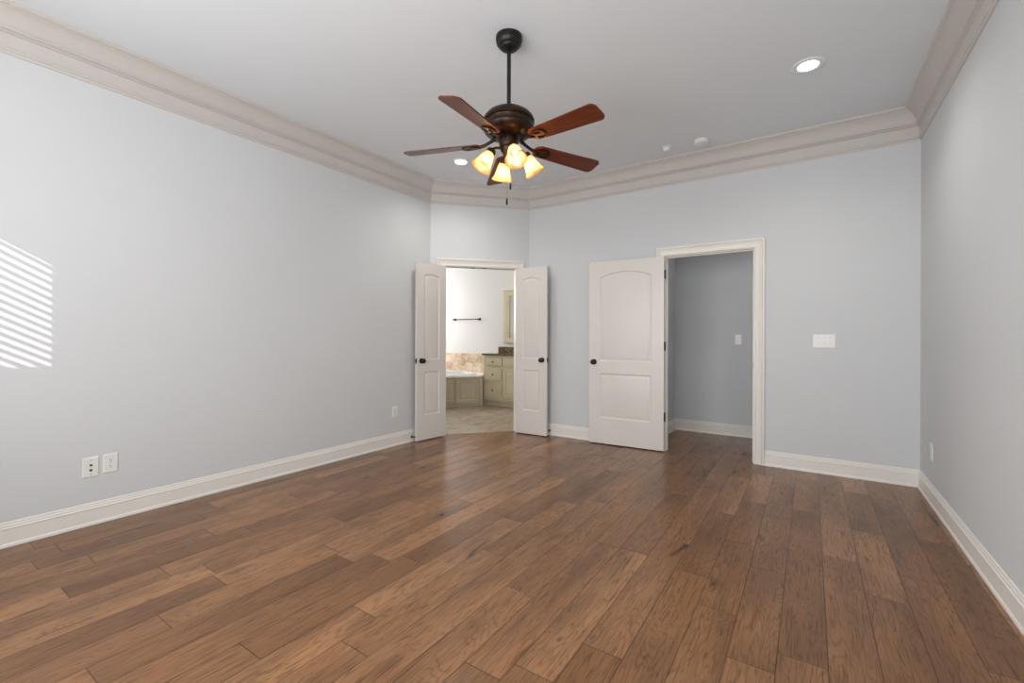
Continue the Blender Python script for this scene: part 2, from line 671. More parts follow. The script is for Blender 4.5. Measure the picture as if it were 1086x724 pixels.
# double doorway (bathroom)
mb = MB()
casing(mb, a, dd, dn, DU0 + 0.019, DU1 - 0.019, DTOP - 0.019)
jamb(mb, a, dd, dn, DU0, DU1, DTOP, stop=False)
tr_bath = structure(mb.build('trim_6', M['trim'], smooth=25), 'off white casing framing the double doorway to the bathroom', 'door casing')
for uu in (0.52, 0.66):
    mb = MB()
    c = a + dd * uu - dn * 0.030
    q = [c - dd * 0.022 - dn * 0.012, c + dd * 0.022 - dn * 0.012, c + dd * 0.022 + dn * 0.012, c - dd * 0.022 + dn * 0.012]
    mb.prism(q, DTOP - 0.0235, DTOP - 0.019)
    tag(mb.build('ball_catch', M['black'], tr_bath), 'small black catch plate', None)

# closet doorway
a2, b2, d2, n2 = seg_frame(ROOM, 2)
mb = MB()
casing(mb, a2, d2, n2, CL0 - XBc + 0.019, CL1 - XBc - 0.019, DTOP - 0.019)
jamb(mb, a2, d2, n2, CL0 - XBc, CL1 - XBc, DTOP)
tr_cl = structure(mb.build('trim_7', M['trim'], smooth=25), 'off white casing framing the open closet doorway', 'door casing')
mb = MB()
mb.box((CL1 - 0.0215, YB + 0.010, 0.90), (CL1 - 0.0185, YB + 0.034, 0.96))
tag(mb.build('strike_plate', M['black'], tr_cl), 'dark metal strike plate', None)


# ------------------------------------------------------------------ panelled leaves
def arch_loop(x0, x1, z0, z1, rise, i, n=14):
    c = (x1 - x0) / 2
    xm = (x0 + x1) / 2
    pts = [(x0 + i, z0 + i), (x1 - i, z0 + i)]
    if rise <= 0:
        pts += [(x1 - i, z1 - i), (x0 + i, z1 - i)]
        return pts
    rad = (c * c + rise * rise) / (2 * rise)
    cz = z1 - rad
    r2, c2 = rad - i, c - i
    th = math.asin(c2 / r2)
    for k in range(n + 1):
        t = th - 2 * th * k / n
        pts.append((xm + r2 * math.sin(t), cz + r2 * math.cos(t)))
    return pts


def panel_face(bm, w0, w1, h0, h1, y, sgn, panels, steps):
    """flat face at y with moulded panels; sgn = direction of 'into the leaf'"""
    outer = [(w0, h0), (w1, h0), (w1, h1), (w0, h1)]
    edges = []

    def loop(pts, yy):
        vs = [bm.verts.new((p[0], yy, p[1])) for p in pts]
        es = [bm.edges.new((vs[k], vs[(k + 1) % len(vs)])) for k in range(len(vs))]
        return vs, es
    ov, oe = loop(outer, y)
    edges += oe
    for (x0, x1, z0, z1, rise) in panels:
        prev, es = loop(arch_loop(x0, x1, z0, z1, rise, 0), y)
        edges += es
        for (i, dep) in steps:
            cur = [bm.verts.new((p[0], y + sgn * dep, p[1])) for p in arch_loop(x0, x1, z0, z1, rise, i)]
            for k in range(len(cur)):
                j = (k + 1) % len(cur)
                bm.faces.new((prev[k], prev[j], cur[j], cur[k]))
            prev = cur
        bm.faces.new(prev)
    bmesh.ops.triangle_fill(bm, use_beauty=True, edges=edges)
    return ov


DSTEPS = [(0.004, 0.002), (0.010, 0.008), (0.016, 0.009), (0.022, 0.008), (0.038, 0.002), (0.042, 0.0015)]


def slab(w0, w1, h0, h1, y0, y1, panels, steps, both=True):
    mb = MB()
    bm = mb.bm
    f = panel_face(bm, w0, w1, h0, h1, y0, 1, panels, steps)
    bk = panel_face(bm, w0, w1, h0, h1, y1, -1, panels if both else [], steps)
    for k in range(4):
        j = (k + 1) % 4
        bm.faces.new((f[k], f[j], bk[j], bk[k]))
    bmesh.ops.remove_doubles(bm, verts=bm.verts, dist=1e-6)
    return mb


def knob_mesh(side):
    """round door knob with rose; axis along local -Y (side -1) or +Y (side 1)"""
    mb = MB()
    m = Matrix.Rotation(R(90) * (1 if side < 0 else -1), 4, 'X')
    mb.lathe([(0.030, 0.0), (0.031, 0.003), (0.027, 0.008), (0.012, 0.010), (0.010, 0.022), (0.012, 0.027), (0.022, 0.032),
              (0.028, 0.041), (0.0275, 0.050), (0.020, 0.057), (0.006, 0.060)], m, 24)
    return mb


def door_leaf(name, label, hinge, free, width, panels, hinge_z=(0.35, 1.09, 1.84), knob_z=0.905, hinges=True, th=0.035):
    """hinge, free: plan points on the face turned to the room; local X runs hinge->free when the room lies at local -Y"""
    hinge, free = Vector(hinge), Vector(free)
    d = (free - hinge).normalized()
    # local +X from hinge to free; the visible face must look to the camera side
    nn = Vector((-d.y, d.x))
    to_cam = Vector((0, 0)) - hinge
    flip = nn.dot(to_cam) > 0            # local +Y looks to camera
    root = thing(name, label, 'door', (hinge.x, hinge.y, 0.012), math.atan2(d.y, d.x))
    root['kind'] = 'structure'
    s = -1 if flip else 1                # leaf body extends to local +Y when the camera is at -Y
    y0, y1 = (0.0, th) if s > 0 else (-th, 0.0)
    slab(0, width, 0, 2.025, y0, y1, panels, DSTEPS).build('leaf', M['door'], root, smooth=20)
    for sd_ in (-1, 1):
        y = y0 if sd_ < 0 else y1
        knob_mesh(sd_).build('knob', M['black'], root, smooth=40, loc=(width - 0.060, y, knob_z))
    mb = MB()
    mb.box((width - 0.0015, (y0 + y1) / 2 - 0.012, knob_z - 0.028), (width + 0.0015, (y0 + y1) / 2 + 0.012, knob_z + 0.028))
    mb.box((width, (y0 + y1) / 2 - 0.006, knob_z - 0.008), (width + 0.009, (y0 + y1) / 2 + 0.006, knob_z + 0.008), 0.002)
    mb.build('latch', M['black'], root)
    if hinges:
        for z in hinge_z:
            mb = MB()
            yb_ = y1 if s > 0 else y0
            mb.box((-0.003, y0 + 0.004, z - 0.045), (0.001, y1 - 0.002, z + 0.045))
            mb.lathe([(0.0065, -0.047), (0.0065, 0.047)], Matrix.Translation((-0.004, (y1 if s > 0 else y0), z)), 12)
            mb.build('hinge', M['black'], root, smooth=40)
    return root


def two_panels(w, st):
    return [(st, w - st, 0.282, 0.780, 0.0), (st, w - st, 0.915, 1.907, 0.063 * min(1.0, (w - 2 * st) / 0.55))]


# closet leaf folded back almost flat on the wall
CLH = (-1.268, 4.744)
CLF = (-2.086, 4.700)
door_leaf('door_1', 'wide white two panel arched door folded back beside the closet doorway', CLH, CLF, 0.818, two_panels(0.818, 0.127))
# narrow double leaves opened into the bedroom
door_leaf('door_2', 'narrow white arched panel door left of the bathroom doorway', (-3.640, 4.030), (-3.690, 3.615), 0.428,
          two_panels(0.428, 0.100), hinges=True)
door_leaf('door_3', 'narrow white arched panel door right of the bathroom doorway', (-3.043, 4.645), (-2.620, 4.668), 0.428,
          two_panels(0.428, 0.100), hinges=True)


# ------------------------------------------------------------------ rear windows (behind the camera) with slatted blinds
def window(name, x0, x1, z0, z1):
    y = YR
    mb = MB()
    t = 0.05
    mb.box((x0, y - TH, z0), (x0 + t, y - 0.03, z1))
    mb.box((x1 - t, y - TH, z0), (x1, y - 0.03, z1))
    mb.box((x0, y - TH, z0), (x1, y - 0.03, z0 + t))
    mb.box((x0, y - TH, z1 - t), (x1, y - 0.03, z1))
    w = structure(mb.build(name, M['trim']))
    mb = MB()
    mb.box((x0 + t, y - 0.100, z0 + t), (x1 - t, y - 0.096, z1 - t))
    mb.build('glass', M['pane'], w)
    mb = MB()
    pitch, hw = 0.0463, 0.0245
    z = z1 - 0.075
    while z > z0 + 0.06:
        # slats tilted so that part of the sun slips between them
        ang = R(3)
        dy, dz = hw * math.cos(ang), hw * math.sin(ang)
        p = [(-dy, dz), (dy, -dz)]
        r0 = [(x0 + 0.012, y - 0.03 + p[0][0], z + p[0][1] - 0.0014), (x0 + 0.012, y - 0.03 + p[1][0], z + p[1][1] - 0.0014),
              (x0 + 0.012, y - 0.03 + p[1][0], z + p[1][1] + 0.0014), (x0 + 0.012, y - 0.03 + p[0][0], z + p[0][1] + 0.0014)]
        r1 = [(x1 - 0.012, q[1], q[2]) for q in r0]
        mb.loft([r0, r1])
        z -= pitch
    mb.box((x0 + 0.008, y - 0.062, z1 - 0.062), (x1 - 0.008, y + 0.004, z1 - 0.002))
    mb.build('blind', M['blind'], w)
    return w


window('window_1', *WIN1)
window('added_window', *WIN2)  # added unseen window, there only for the fill light
# added unseen blocks: low one trims the sun patch, tall one shades the second window
mb = MB()
mb.box((1.6, -9.0, 0), (1.9, -2.2, 3.475))
mb.box((1.6, -3.05, 0), (2.3, -1.6, 5.6))
structure(mb.build('sun_blocker', M['exterior']))
mb = MB()
mb.box((-14, -14, -0.3), (14, YR - TH - 0.01, -0.2))
structure(mb.build('ground', plain('lawn', (0.10, 0.14, 0.05), 0.9, var=0.3, nscale=3)))

# ------------------------------------------------------------------ closet passage beyond the right doorway
HALL = [Vector(v) for v in ((-1.47, YB + TH), (-1.47, 6.02), (0.85, 6.02), (0.85, YB + TH))]
for i, nm in ((0, 'wall_closet_left'), (1, 'wall_closet_back'), (2, 'wall_closet_right')):
    lab = {'wall_closet_back': 'grey back wall seen through the closet doorway'}.get(nm)
    structure(wall_mesh(HALL, i, H).build(nm, M['wall']), lab, 'wall' if lab else None)
mb = MB()
mb.prism([corner(HALL, 0, -TH) + Vector((0, 0.13)), corner(HALL, 1, -TH), corner(HALL, 2, -TH), corner(HALL, 3, -TH) + Vector((0, 0.13))], H, H + 0.1)
structure(mb.build('ceiling_closet', M['ceiling']))
ld = bpy.data.lights.new('closet_fill_light', 'POINT')  # added fill light to brighten the closet passage, no fixture modelled
ld.energy = 7
ld.color = (1.0, 0.96, 0.90)
ld.shadow_soft_size = 0.12
lo = bpy.data.objects.new('closet_fill_light', ld)
COL.objects.link(lo)
lo.location = (0.25, 5.4, 2.75)
structure(trim_run(MB(), HALL, 0, BASE).build('baseboard_closet_left', M['trim'], smooth=25))
structure(trim_run(MB(), HALL, 1, BASE).build('baseboard_closet_back', M['trim'], smooth=25), 'white baseboard inside the closet doorway', 'baseboard')

# ------------------------------------------------------------------ ceiling fan
fan = thing('ceiling_fan', 'dark bronze five blade ceiling fan with four glowing amber glass shades', 'ceiling fan', (FAN[0], FAN[1], H))
mb = MB()
mb.lathe([(0.076, 0.0), (0.081, -0.003), (0.081, -0.024), (0.077, -0.028), (0.079, -0.033), (0.075, -0.047), (0.067, -0.058),
          (0.058, -0.064), (0.056, -0.070), (0.044, -0.079), (0.030, -0.085), (0.016, -0.088), (0.002, -0.089)], None, 40)
mb.build('canopy', M['black'], fan, smooth=35)
mb = MB()
mb.lathe([(0.0125, -0.080), (0.0125, -0.450)], None, 20)
mb.build('downrod', M['black'], fan, smooth=40)
mb = MB()
mb.lathe([(0.020, -0.425), (0.024, -0.428), (0.024, -0.440), (0.034, -0.445), (0.072, -0.452), (0.106, -0.464), (0.134, -0.482), (0.152, -0.504),
          (0.158, -0.520), (0.158, -0.528), (0.150, -0.532), (0.147, -0.538), (0.147, -0.556), (0.152, -0.560), (0.157, -0.566), (0.156, -0.574),
          (0.146, -0.592), (0.126, -0.608), (0.098, -0.620), (0.060, -0.626), (0.010, -0.628)], None, 56)
mb.build('motor_housing', M['motor'], fan, smooth=30)
mb = MB()
mb.lathe([(0.040, -0.612), (0.056, -0.618), (0.058, -0.626), (0.058, -0.672), (0.055, -0.678), (0.050, -0.684), (0.052, -0.690), (0.048, -0.704),
          (0.036, -0.720), (0.028, -0.734), (0.014, -0.744), (0.002, -0.748)], None, 36)
mb.build('switch_housing', M['motor'], fan, smooth=30)


def blade_outline(n=8):
    """half widths along the blade: root 0.215, tip 0.650"""
    r0, r1 = 0.178, 0.662
    pts = []
    wr, wt = 0.052, 0.067
    # root end: rounded
    for k in range(n + 1):
        t = PI / 2 + PI * k / n
        pts.append((r0 + 0.042 + 0.042 * math.cos(t), wr * math.sin(t)))
    # tip end: corner radius
    rad = 0.034
    for k in range(n + 1):
        t = -PI / 2 + PI / 2 * k / n
        pts.append((r1 - rad + rad * math.cos(t), -wt + rad + rad * math.sin(t)))
    for k in range(n + 1):
        t = PI / 2 * k / n
        pts.append((r1 - rad + rad * math.cos(t), wt - rad + rad * math.sin(t)))
    return pts


PITCH = -13.0
BLADE_TILT = Matrix.Translation((0, 0, -0.658)) @ Matrix.Rotation(R(2.6), 4, 'Y') @ Matrix.Rotation(R(PITCH), 4, 'X')
IRON_PROTO = BLADE_PROTO = None
for k in range(5):
    az = R(349.16 + 72 * k)
    if k == 0:
        mb = MB()
        mb.prism(blade_outline(), 0.0, 0.007)
        mb.bm.transform(BLADE_TILT)
        blade = mb.build('blade', M['blade'], fan, rot=(0, 0, az))
        mb = MB()
        # curved arm from the motor, then a pierced leaf-shaped plate under the blade root
        mb.tube([(0.085, 0, -0.626), (0.120, 0, -0.644), (0.150, 0, -0.660), (0.190, 0.0, -0.671)], [0.012, 0.010, 0.010, 0.011], 10)
        pl = MB()
        N = 28
        outer = [(0.238 + 0.056 * math.cos(2 * PI * q / N) * (1.0 if math.cos(2 * PI * q / N) > 0 else 0.95),
                  0.038 * math.sin(2 * PI * q / N) * (1 + 0.25 * math.cos(2 * PI * q / N))) for q in range(N)]
        hl = []
        for (hx, hy, ax, ay) in ((0.250, 0.019, 0.026, 0.011), (0.250, -0.019, 0.026, 0.011), (0.206, 0.0, 0.012, 0.011)):
            hl.append([(hx + ax * math.cos(2 * PI * q / 14), hy + ay * math.sin(2 * PI * q / 14)) for q in range(14)])
        for zz in (-0.010, -0.0015):
            ed = []
            for lp in [outer] + hl:
                vs = [pl.bm.verts.new((p[0], p[1], zz)) for p in lp]
                ed += [pl.bm.edges.new((vs[q], vs[(q + 1) % len(vs)])) for q in range(len(vs))]
            bmesh.ops.triangle_fill(pl.bm, use_beauty=True, edges=ed)
        for lp in [outer] + hl:
            for q in range(len(lp)):
                p, s_ = lp[q], lp[(q + 1) % len(lp)]
                pl.face([(p[0], p[1], -0.010), (s_[0], s_[1], -0.010), (s_[0], s_[1], -0.0015), (p[0], p[1], -0.0015)])
        bmesh.ops.remove_doubles(pl.bm, verts=pl.bm.verts, dist=1e-5)
        pl.bm.transform(BLADE_TILT)
        tmp = bpy.data.meshes.new('tmp')
        pl.bm.to_mesh(tmp)
        pl.bm.free()
        mb.bm.from_mesh(tmp)
        bpy.data.meshes.remove(tmp)
        iron = mb.build('blade_iron', M['bronze'], fan, smooth=40, rot=(0, 0, az))
    else:
        for pr in (blade, iron):
            c = pr.copy()
            c.rotation_euler = (0, 0, az)
            COL.objects.link(c)

# light kit: four arms, each with a socket cup, bell shade and candle bulb
SHADE = [(0.022, 0.0), (0.026, 0.004), (0.030, 0.018), (0.037, 0.038), (0.042, 0.058), (0.0465, 0.078), (0.053, 0.098), (0.0625, 0.116), (0.066, 0.121)]


def tilt_frame():
    return Matrix.Translation((0.108, 0, -0.716)) @ Matrix.Rotation(R(148), 4, 'Y')


first = None
for k in range(4):
    az = R(318.7 + 90 * k)
    if first is None:
        mb = MB()
        mb.tube([(0.030, 0, -0.690), (0.055, 0, -0.690), (0.080, 0, -0.692), (0.098, 0, -0.700), (0.108, 0, -0.716)], 0.008, 10)
        m = tilt_frame()
        mb.lathe([(0.006, -0.012), (0.024, -0.010), (0.029, -0.002), (0.031, 0.012), (0.030, 0.018), (0.010, 0.019)], m, 20)
        arm = mb.build('light_arm', M['motor'], fan, smooth=40, rot=(0, 0, az))
        mb = MB()
        inner = [(r - 0.003, z) for r, z in SHADE][::-1]
        prof = SHADE + inner
        mb.lathe(prof, m @ Matrix.Translation((0, 0, 0.004)), 36, caps=False)
        shade = mb.build('lamp_shade', M['shade'], arm, smooth=60)
        mb = MB()
        mb.lathe([(0.002, 0.016), (0.012, 0.018), (0.012, 0.028), (0.0165, 0.038), (0.0175, 0.046), (0.013, 0.058), (0.007, 0.068), (0.002, 0.074)], m, 16)
        bulb = mb.build('bulb', M['bulb'], arm, smooth=60)
        first = (arm, shade, bulb)
    else:
        c = arm.copy()
        c.rotation_euler = (0, 0, az)
        COL.objects.link(c)
        for pr in (shade, bulb):
            g = pr.copy()
            COL.objects.link(g)
            g.parent = c
    ld = bpy.data.lights.new('bulb_light', 'POINT')
    ld.energy = 1.6
    ld.color = (1.0, 0.84, 0.62)
    ld.shadow_soft_size = 0.009
    lo = bpy.data.objects.new('bulb_light', ld)
    COL.objects.link(lo)
    lo.parent = fan
    p = Matrix.Rotation(az, 4, 'Z') @ tilt_frame() @ Vector((0, 0, 0.084))
    lo.location = p

# pull chains
for (px, py, zt, zb) in ((0.012, -0.018, -0.745, -0.925), (-0.010, -0.004, -0.745, -1.015)):
    rt = Matrix.Rotation(YAW, 3, 'Z') @ Vector((px, py, 0))
    mb = MB()
    mb.tube([(rt.x, rt.y, zt + 0.02), (rt.x, rt.y, zb + 0.02)], 0.0011, 6)
    ch = mb.build('pull_chain', M['chrome'], fan)
    mb = MB()
    mb.lathe([(0.001, 0.022), (0.004, 0.018), (0.0055, 0.006), (0.0065, -0.008), (0.0062, -0.016), (0.002, -0.020)], Matrix.Translation((rt.x, rt.y, zb)), 12)
    tag(mb.build('pull_fob', M['black'], ch, smooth=40), 'dark chain end', None)


# ------------------------------------------------------------------ recessed downlights
def downlight(loc, label, energy, group):
    t = thing('recessed_downlight', label, 'ceiling light', loc, 0, group)
    mb = MB()
    prof = [(0.061, 0.0), (0.099, 0.0), (0.100, -0.005), (0.096, -0.008), (0.078, -0.009), (0.061, -0.004)]
    mb.lathe(prof + [prof[0]], None, 40, caps=False)
    mb.build('trim_ring', M['ceiling'], t, smooth=40)
    mb = MB()
    mb.lathe([(0.002, -0.0005), (0.060, -0.0005), (0.060, -0.003), (0.002, -0.004)], None, 40)
    mb.build('lens', M['led'], t, smooth=40)
    ld = bpy.data.lights.new('downlight_beam', 'SPOT')
    ld.energy = energy
    ld.spot_size = R(150)
    ld.spot_blend = 0.9
    ld.shadow_soft_size = 0.05
    ld.color = (1.0, 0.95, 0.88)
    lo = bpy.data.objects.new('downlight_beam', ld)
    COL.objects.link(lo)
    lo.parent = t
    lo.location = (0, 0, -0.03)
    return t


downlight((-0.019, 3.63, H), 'glowing round recessed downlight at upper right of the ceiling', 28, 'recessed ceiling downlights')
downlight((-3.079, 3.63, H), 'glowing round recessed downlight left of the fan shades', 32, 'recessed ceiling downlights')

# ------------------------------------------------------------------ ceiling detectors
t = thing('smoke_detector', 'round white smoke detector on the ceiling close to the crown moulding', 'smoke detector', (-0.855, 4.46, H))
mb = MB()
mb.lathe([(0.062, 0.0), (0.064, -0.003), (0.064, -0.010), (0.060, -0.014)], None, 36)
mb.build('base', M['plate'], t, smooth=40)
mb = MB()
mb.lathe([(0.060, -0.012), (0.064, -0.017), (0.063, -0.030), (0.056, -0.037), (0.020, -0.039), (0.002, -0.039)], None, 36)
for k in range(24):
    an = 2 * PI * k / 24
    mb.box((-0.001, -0.003, -0.0005), (0.001, 0.003, 0.0005))
mb.build('cover', M['plate'], t, smooth=40)

t = thing('ceiling_sensor', 'smaller pale round ceiling sensor left of the smoke detector', 'sensor', (-1.165, 4.44, H))
mb = MB()
mb.lathe([(0.050, 0.0), (0.052, -0.003), (0.050, -0.007), (0.036, -0.009)], None, 32)
mb.build('flange', M['ceiling'], t, smooth=40)
mb = MB()
mb.lathe([(0.034, -0.008), (0.036, -0.020), (0.030, -0.034), (0.016, -0.041), (0.002, -0.042)], None, 28)
mb.build('dome', M['ceiling'], t, smooth=50)


# ------------------------------------------------------------------ wall plates (local: plate lies in XZ, room at local -Y)
def plate_body(root, w, h):
    mb = MB()
    mb.loft([[(-w / 2, 0, -h / 2), (w / 2, 0, -h / 2), (w / 2, 0, h / 2), (-w / 2, 0, h / 2)],
             [(-w / 2, -0.003, -h / 2), (w / 2, -0.003, -h / 2), (w / 2, -0.003, h / 2), (-w / 2, -0.003, h / 2)],
             [(-w / 2 + 0.004, -0.006, -h / 2 + 0.004), (w / 2 - 0.004, -0.006, -h / 2 + 0.004),
              (w / 2 - 0.004, -0.006, h / 2 - 0.004), (-w / 2 + 0.004, -0.006, h / 2 - 0.004)]])
    return mb.build('plate', M['plate'], root)


def screw(root, x, z):
    mb = MB()
    mb.lathe([(0.003, 0.0), (0.003, 0.001), (0.001, 0.0015)], Matrix.Translation((x, -0.006, z)) @ Matrix.Rotation(R(90), 4, 'X'), 10)
    mb.build('screw', M['chrome'], root)


def outlet(label, loc, rz):
    t = thing('wall_outlet', label, 'outlet', loc, rz)
    plate_body(t, 0.074, 0.120)
    for zc in (0.020, -0.020):
        mb = MB()
        ring = [(0.0165 * math.cos(2 * PI * k / 20), max(-0.013, min(0.013, 0.0165 * math.sin(2 * PI * k / 20)))) for k in range(20)]
        mb.loft([[(p[0], -0.005, zc + p[1]) for p in ring], [(p[0], -0.0075, zc + p[1]) for p in ring]])
        rec = mb.build('receptacle', M['plate'], t)
        mb = MB()
        for sx, hh in ((-0.0055, 0.0045), (0.0055, 0.0035)):
            mb.box((sx - 0.0012, -0.0079, zc + 0.003 - hh), (sx + 0.0012, -0.0070, zc + 0.003 + hh))
        mb.lathe([(0.0026, 0.0), (0.0026, 0.0009)], Matrix.Translation((0, -0.0070, zc - 0.007)) @ Matrix.Rotation(R(90), 4, 'X'), 12)
        tag(mb.build('slots', M['slot'], rec), None, None)
    screw(t, 0, 0.0)
    return t


def toggles(label, loc, rz, n):
    w = 0.074 + 0.046 * (n - 1)
    t = thing('light_switch', label, 'light switch', loc, rz)
    plate_body(t, w, 0.120)
    for k in range(n):
        x = (k - (n - 1) / 2) * 0.046
        mb = MB()
        mb.box((x - 0.0065, -0.0068, -0.0135), (x + 0.0065, -0.0055, 0.0135))
        fr = mb.build('switch_slot', M['plate'], t)
        mb = MB()
        mb.loft([[(x - 0.005, -0.006, -0.008), (x + 0.005, -0.006, -0.008), (x + 0.005, -0.006, 0.006), (x - 0.005, -0.006, 0.006)],
                 [(x - 0.0035, -0.017, -0.012), (x + 0.0035, -0.017, -0.012), (x + 0.0035, -0.017, -0.005), (x - 0.0035, -0.017, -0.005)]])
        mb.build('toggle', M['plate'], t)
        screw(t, x, 0.030)
        screw(t, x, -0.030)
    return t


RZ_LEFT, RZ_RIGHT = R(90), R(-90)     # local -Y turned to +X (left wall) / -X (right wall)
t = thing('cable_plate', 'white wall plate with a dark coax jack, left of the duplex outlet', 'wall plate', (XL, 0.876, 0.364), RZ_LEFT)
plate_body(t, 0.078, 0.124)
mb = MB()
mb.lathe([(0.0065, 0.0), (0.0065, 0.004), (0.0048, 0.0045), (0.0048, 0.009), (0.002, 0.009)], Matrix.Translation((0, -0.0055, 0.014)) @ Matrix.Rotation(R(90), 4, 'X'), 14)
mb.build('coax_jack', M['slot'], t)
mb = MB()
mb.box((-0.0075, -0.0066, -0.022), (0.0075, -0.0055, -0.012))
mb.box((-0.004, -0.0068, -0.0255), (0.004, -0.0055, -0.022))
mb.build('phone_jack', M['slot'], t)
screw(t, 0, 0.042)
screw(t, 0, -0.042)
outlet('white duplex outlet on the left wall just right of the coax plate', (XL, 0.973, 0.370), RZ_LEFT)
outlet('white outlet on the left wall close to the narrow door', (XL, 3.363, 0.370), RZ_LEFT)
outlet('white outlet low on the right wall seen almost edge on', (XR, 4.39, 0.372), RZ_RIGHT)
toggles('white triple toggle switch plate on the back wall', (0.099, YB, 1.166), 0.0, 3)
toggles('white single toggle switch inside the closet doorway', (-0.725, 6.02, 1.168), 0.0, 1)


# ------------------------------------------------------------------ door stops on the baseboards
def door_stop(label, loc, rz, ln=0.075):
    t = thing('door_stop', label, 'door stop', loc, rz)
    mb = MB()
    rot = Matrix.Rotation(R(90), 4, 'X')          # local +Z -> -Y
    mb.lathe([(0.013, 0.0), (0.013, 0.003), (0.008, 0.007), (0.004, 0.008)], rot, 16)
    mb.build('rose', M['black'], t, smooth=40)
    mb = MB()
    pts = []
    turns = 14
    for k in range(turns * 10 + 1):
        s = k / (turns * 10)
        pts.append((0.0045 * math.cos(2 * PI * turns * s), -0.007 - (ln - 0.018) * s, 0.0045 * math.sin(2 * PI * turns * s)))
    mb.tube(pts, 0.0013, 6)
    mb.build('spring', M['black'], t, smooth=60)
    mb = MB()
    mb.lathe([(0.006, ln - 0.016), (0.008, ln - 0.010), (0.008, ln - 0.002), (0.005, ln)], rot, 14)
    mb.build('tip', M['black'], t, smooth=40)
    return t


door_stop('black spring door stop on the baseboard behind the narrow left door', (XL + 0.0125, 3.60, 0.055), RZ_LEFT, 0.058)
door_stop('black spring door stop on the back wall behind the narrow right door', (-2.640, YB - 0.0125, 0.055), 0.0, 0.060)

# ------------------------------------------------------------------ bathroom beyond the double doors
BX0, BX1, BY1 = -7.0, -1.62, 6.72
BH = H
BATH = [Vector(v) for v in ((BX0, 3.70), (BX0, BY1), (BX1, BY1), (BX1, YB + TH))]
structure(wall_mesh(BATH, 0, BH).build('wall_bath_left', M['bath_wall']))
structure(wall_mesh(BATH, 1, BH).build('wall_bath_back', M['bath_wall']), 'white bathroom wall with the towel bar', 'wall')
structure(wall_mesh(BATH, 2, BH).build('wall_bath_right', M['bath_wall']))
mb = MB()
mb.box((BX0 - TH, 3.58, 0), (XL - TH, 3.70, BH))
structure(mb.build('wall_bath_front', M['bath_wall']))
mb = MB()
# tiled floor: everything behind the diagonal wall
mb.prism([(XL - TH, 3.70), (XL - TH, YLc + 0.1)] + [p0 - dd * 0.02 - dn * 0.0005, p0 - dn * 0.0005, p1 - dn * 0.0005] +
         [(XBc - 0.05, YB + TH), (BX1, YB + TH), (BX1, BY1), (BX0, BY1), (BX0, 3.70)], -0.08, 0.002)
structure(mb.build('floor_bath', M['bath_floor']), 'beige travertine tile floor of the bathroom', 'floor')
mb = MB()
mb.prism([(BX0 - TH, 3.60), (XL - TH - 0.06, 3.60), (XL - TH - 0.06, YLc + 0.06), (XBc - 0.06, YB + TH + 0.03), (BX1 + TH * 0.9, YB + TH + 0.03), (BX1 + TH * 0.9, BY1 + TH), (BX0 - TH, BY1 + TH)], BH, BH + 0.1)
structure(mb.build('ceiling_bath', M['ceiling']))

# --- vanity
VX0, VX1, VY = -4.712, -3.20, 6.20
van = thing('vanity_cabinet', 'cream painted bathroom vanity with drawers and raised panel doors', 'cabinet', (VX0, VY, 0.002))
mb = MB()
mb.box((-0.022, 0.0, 0.100), (VX1 - VX0, BY1 - VY - 0.002, 0.868))
mb.box((0.0, 0.075, 0.0), (VX1 - VX0, BY1 - VY - 0.002, 0.100))
mb.box((-0.022, 0.004, 0.0), (0.012, 0.078, 0.100))
mb.build('body', M['cabinet'], van)
FST = [(0.004, 0.006), (0.012, 0.007), (0.030, 0.001)]
DRW = [(0.004, -0.0015), (0.010, -0.004), (0.012, -0.004)]


def knob(parent, x, z, y=-0.020):
    mb = MB()
    mb.lathe([(0.007, 0.0), (0.006, 0.008), (0.014, 0.014), (0.015, 0.020), (0.009, 0.026), (0.001, 0.027)],
             Matrix.Translation((x, y, z)) @ Matrix.Rotation(R(90), 4, 'X'), 16)
    tag(mb.build('knob', M['black'], parent, smooth=40), 'small black knob', None)


for (x0, x1, z0, z1, kn) in ((0.020, 0.378, 0.700, 0.826, 1), (0.020, 0.378, 0.444, 0.648, 1), (0.020, 0.378, 0.165, 0.388, 1),
                             (0.405, 0.860, 0.700, 0.826, 0)):
    b_ = slab(x0, x1, z0, z1, -0.020, -0.0005, [(x0 + 0.006, x1 - 0.006, z0 + 0.006, z1 - 0.006, 0)], [(0.008, 0.0035), (0.010, 0.0035), (0.020, 0.0)], both=False)
    dr = b_.build('drawer', M['cabinet'], van)
    if kn:
        knob(dr, (x0 + x1) / 2, (z0 + z1) / 2)
for (x0, x1) in ((0.405, 0.860), (0.885, 1.340)):
    b_ = slab(x0, x1, 0.165, 0.648, -0.020, -0.0005, [(x0 + 0.055, x1 - 0.055, 0.220, 0.593, 0)], FST, both=False)
    dr = b_.build('door', M['cabinet'], van)
    knob(dr, x1 - 0.03 if x0 < 0.5 else x0 + 0.03, 0.60)

mb = MB()
mb.box((VX0 - 0.035, VY - 0.032, 0.871), (VX1 + 0.02, BY1 - 0.001, 0.902), 0.004)
tag(mb.build('granite_countertop', M['granite']), 'dark speckled granite countertop on the cream vanity', 'countertop')
mb = MB()
mb.box((-4.772, BY1 - 0.022, 0.9025), (VX1 + 0.02, BY1 - 0.001, 1.008), 0.002)
tag(mb.build('granite_backsplash', M['granite']), 'brown granite backsplash strip standing behind the vanity countertop', 'backsplash')

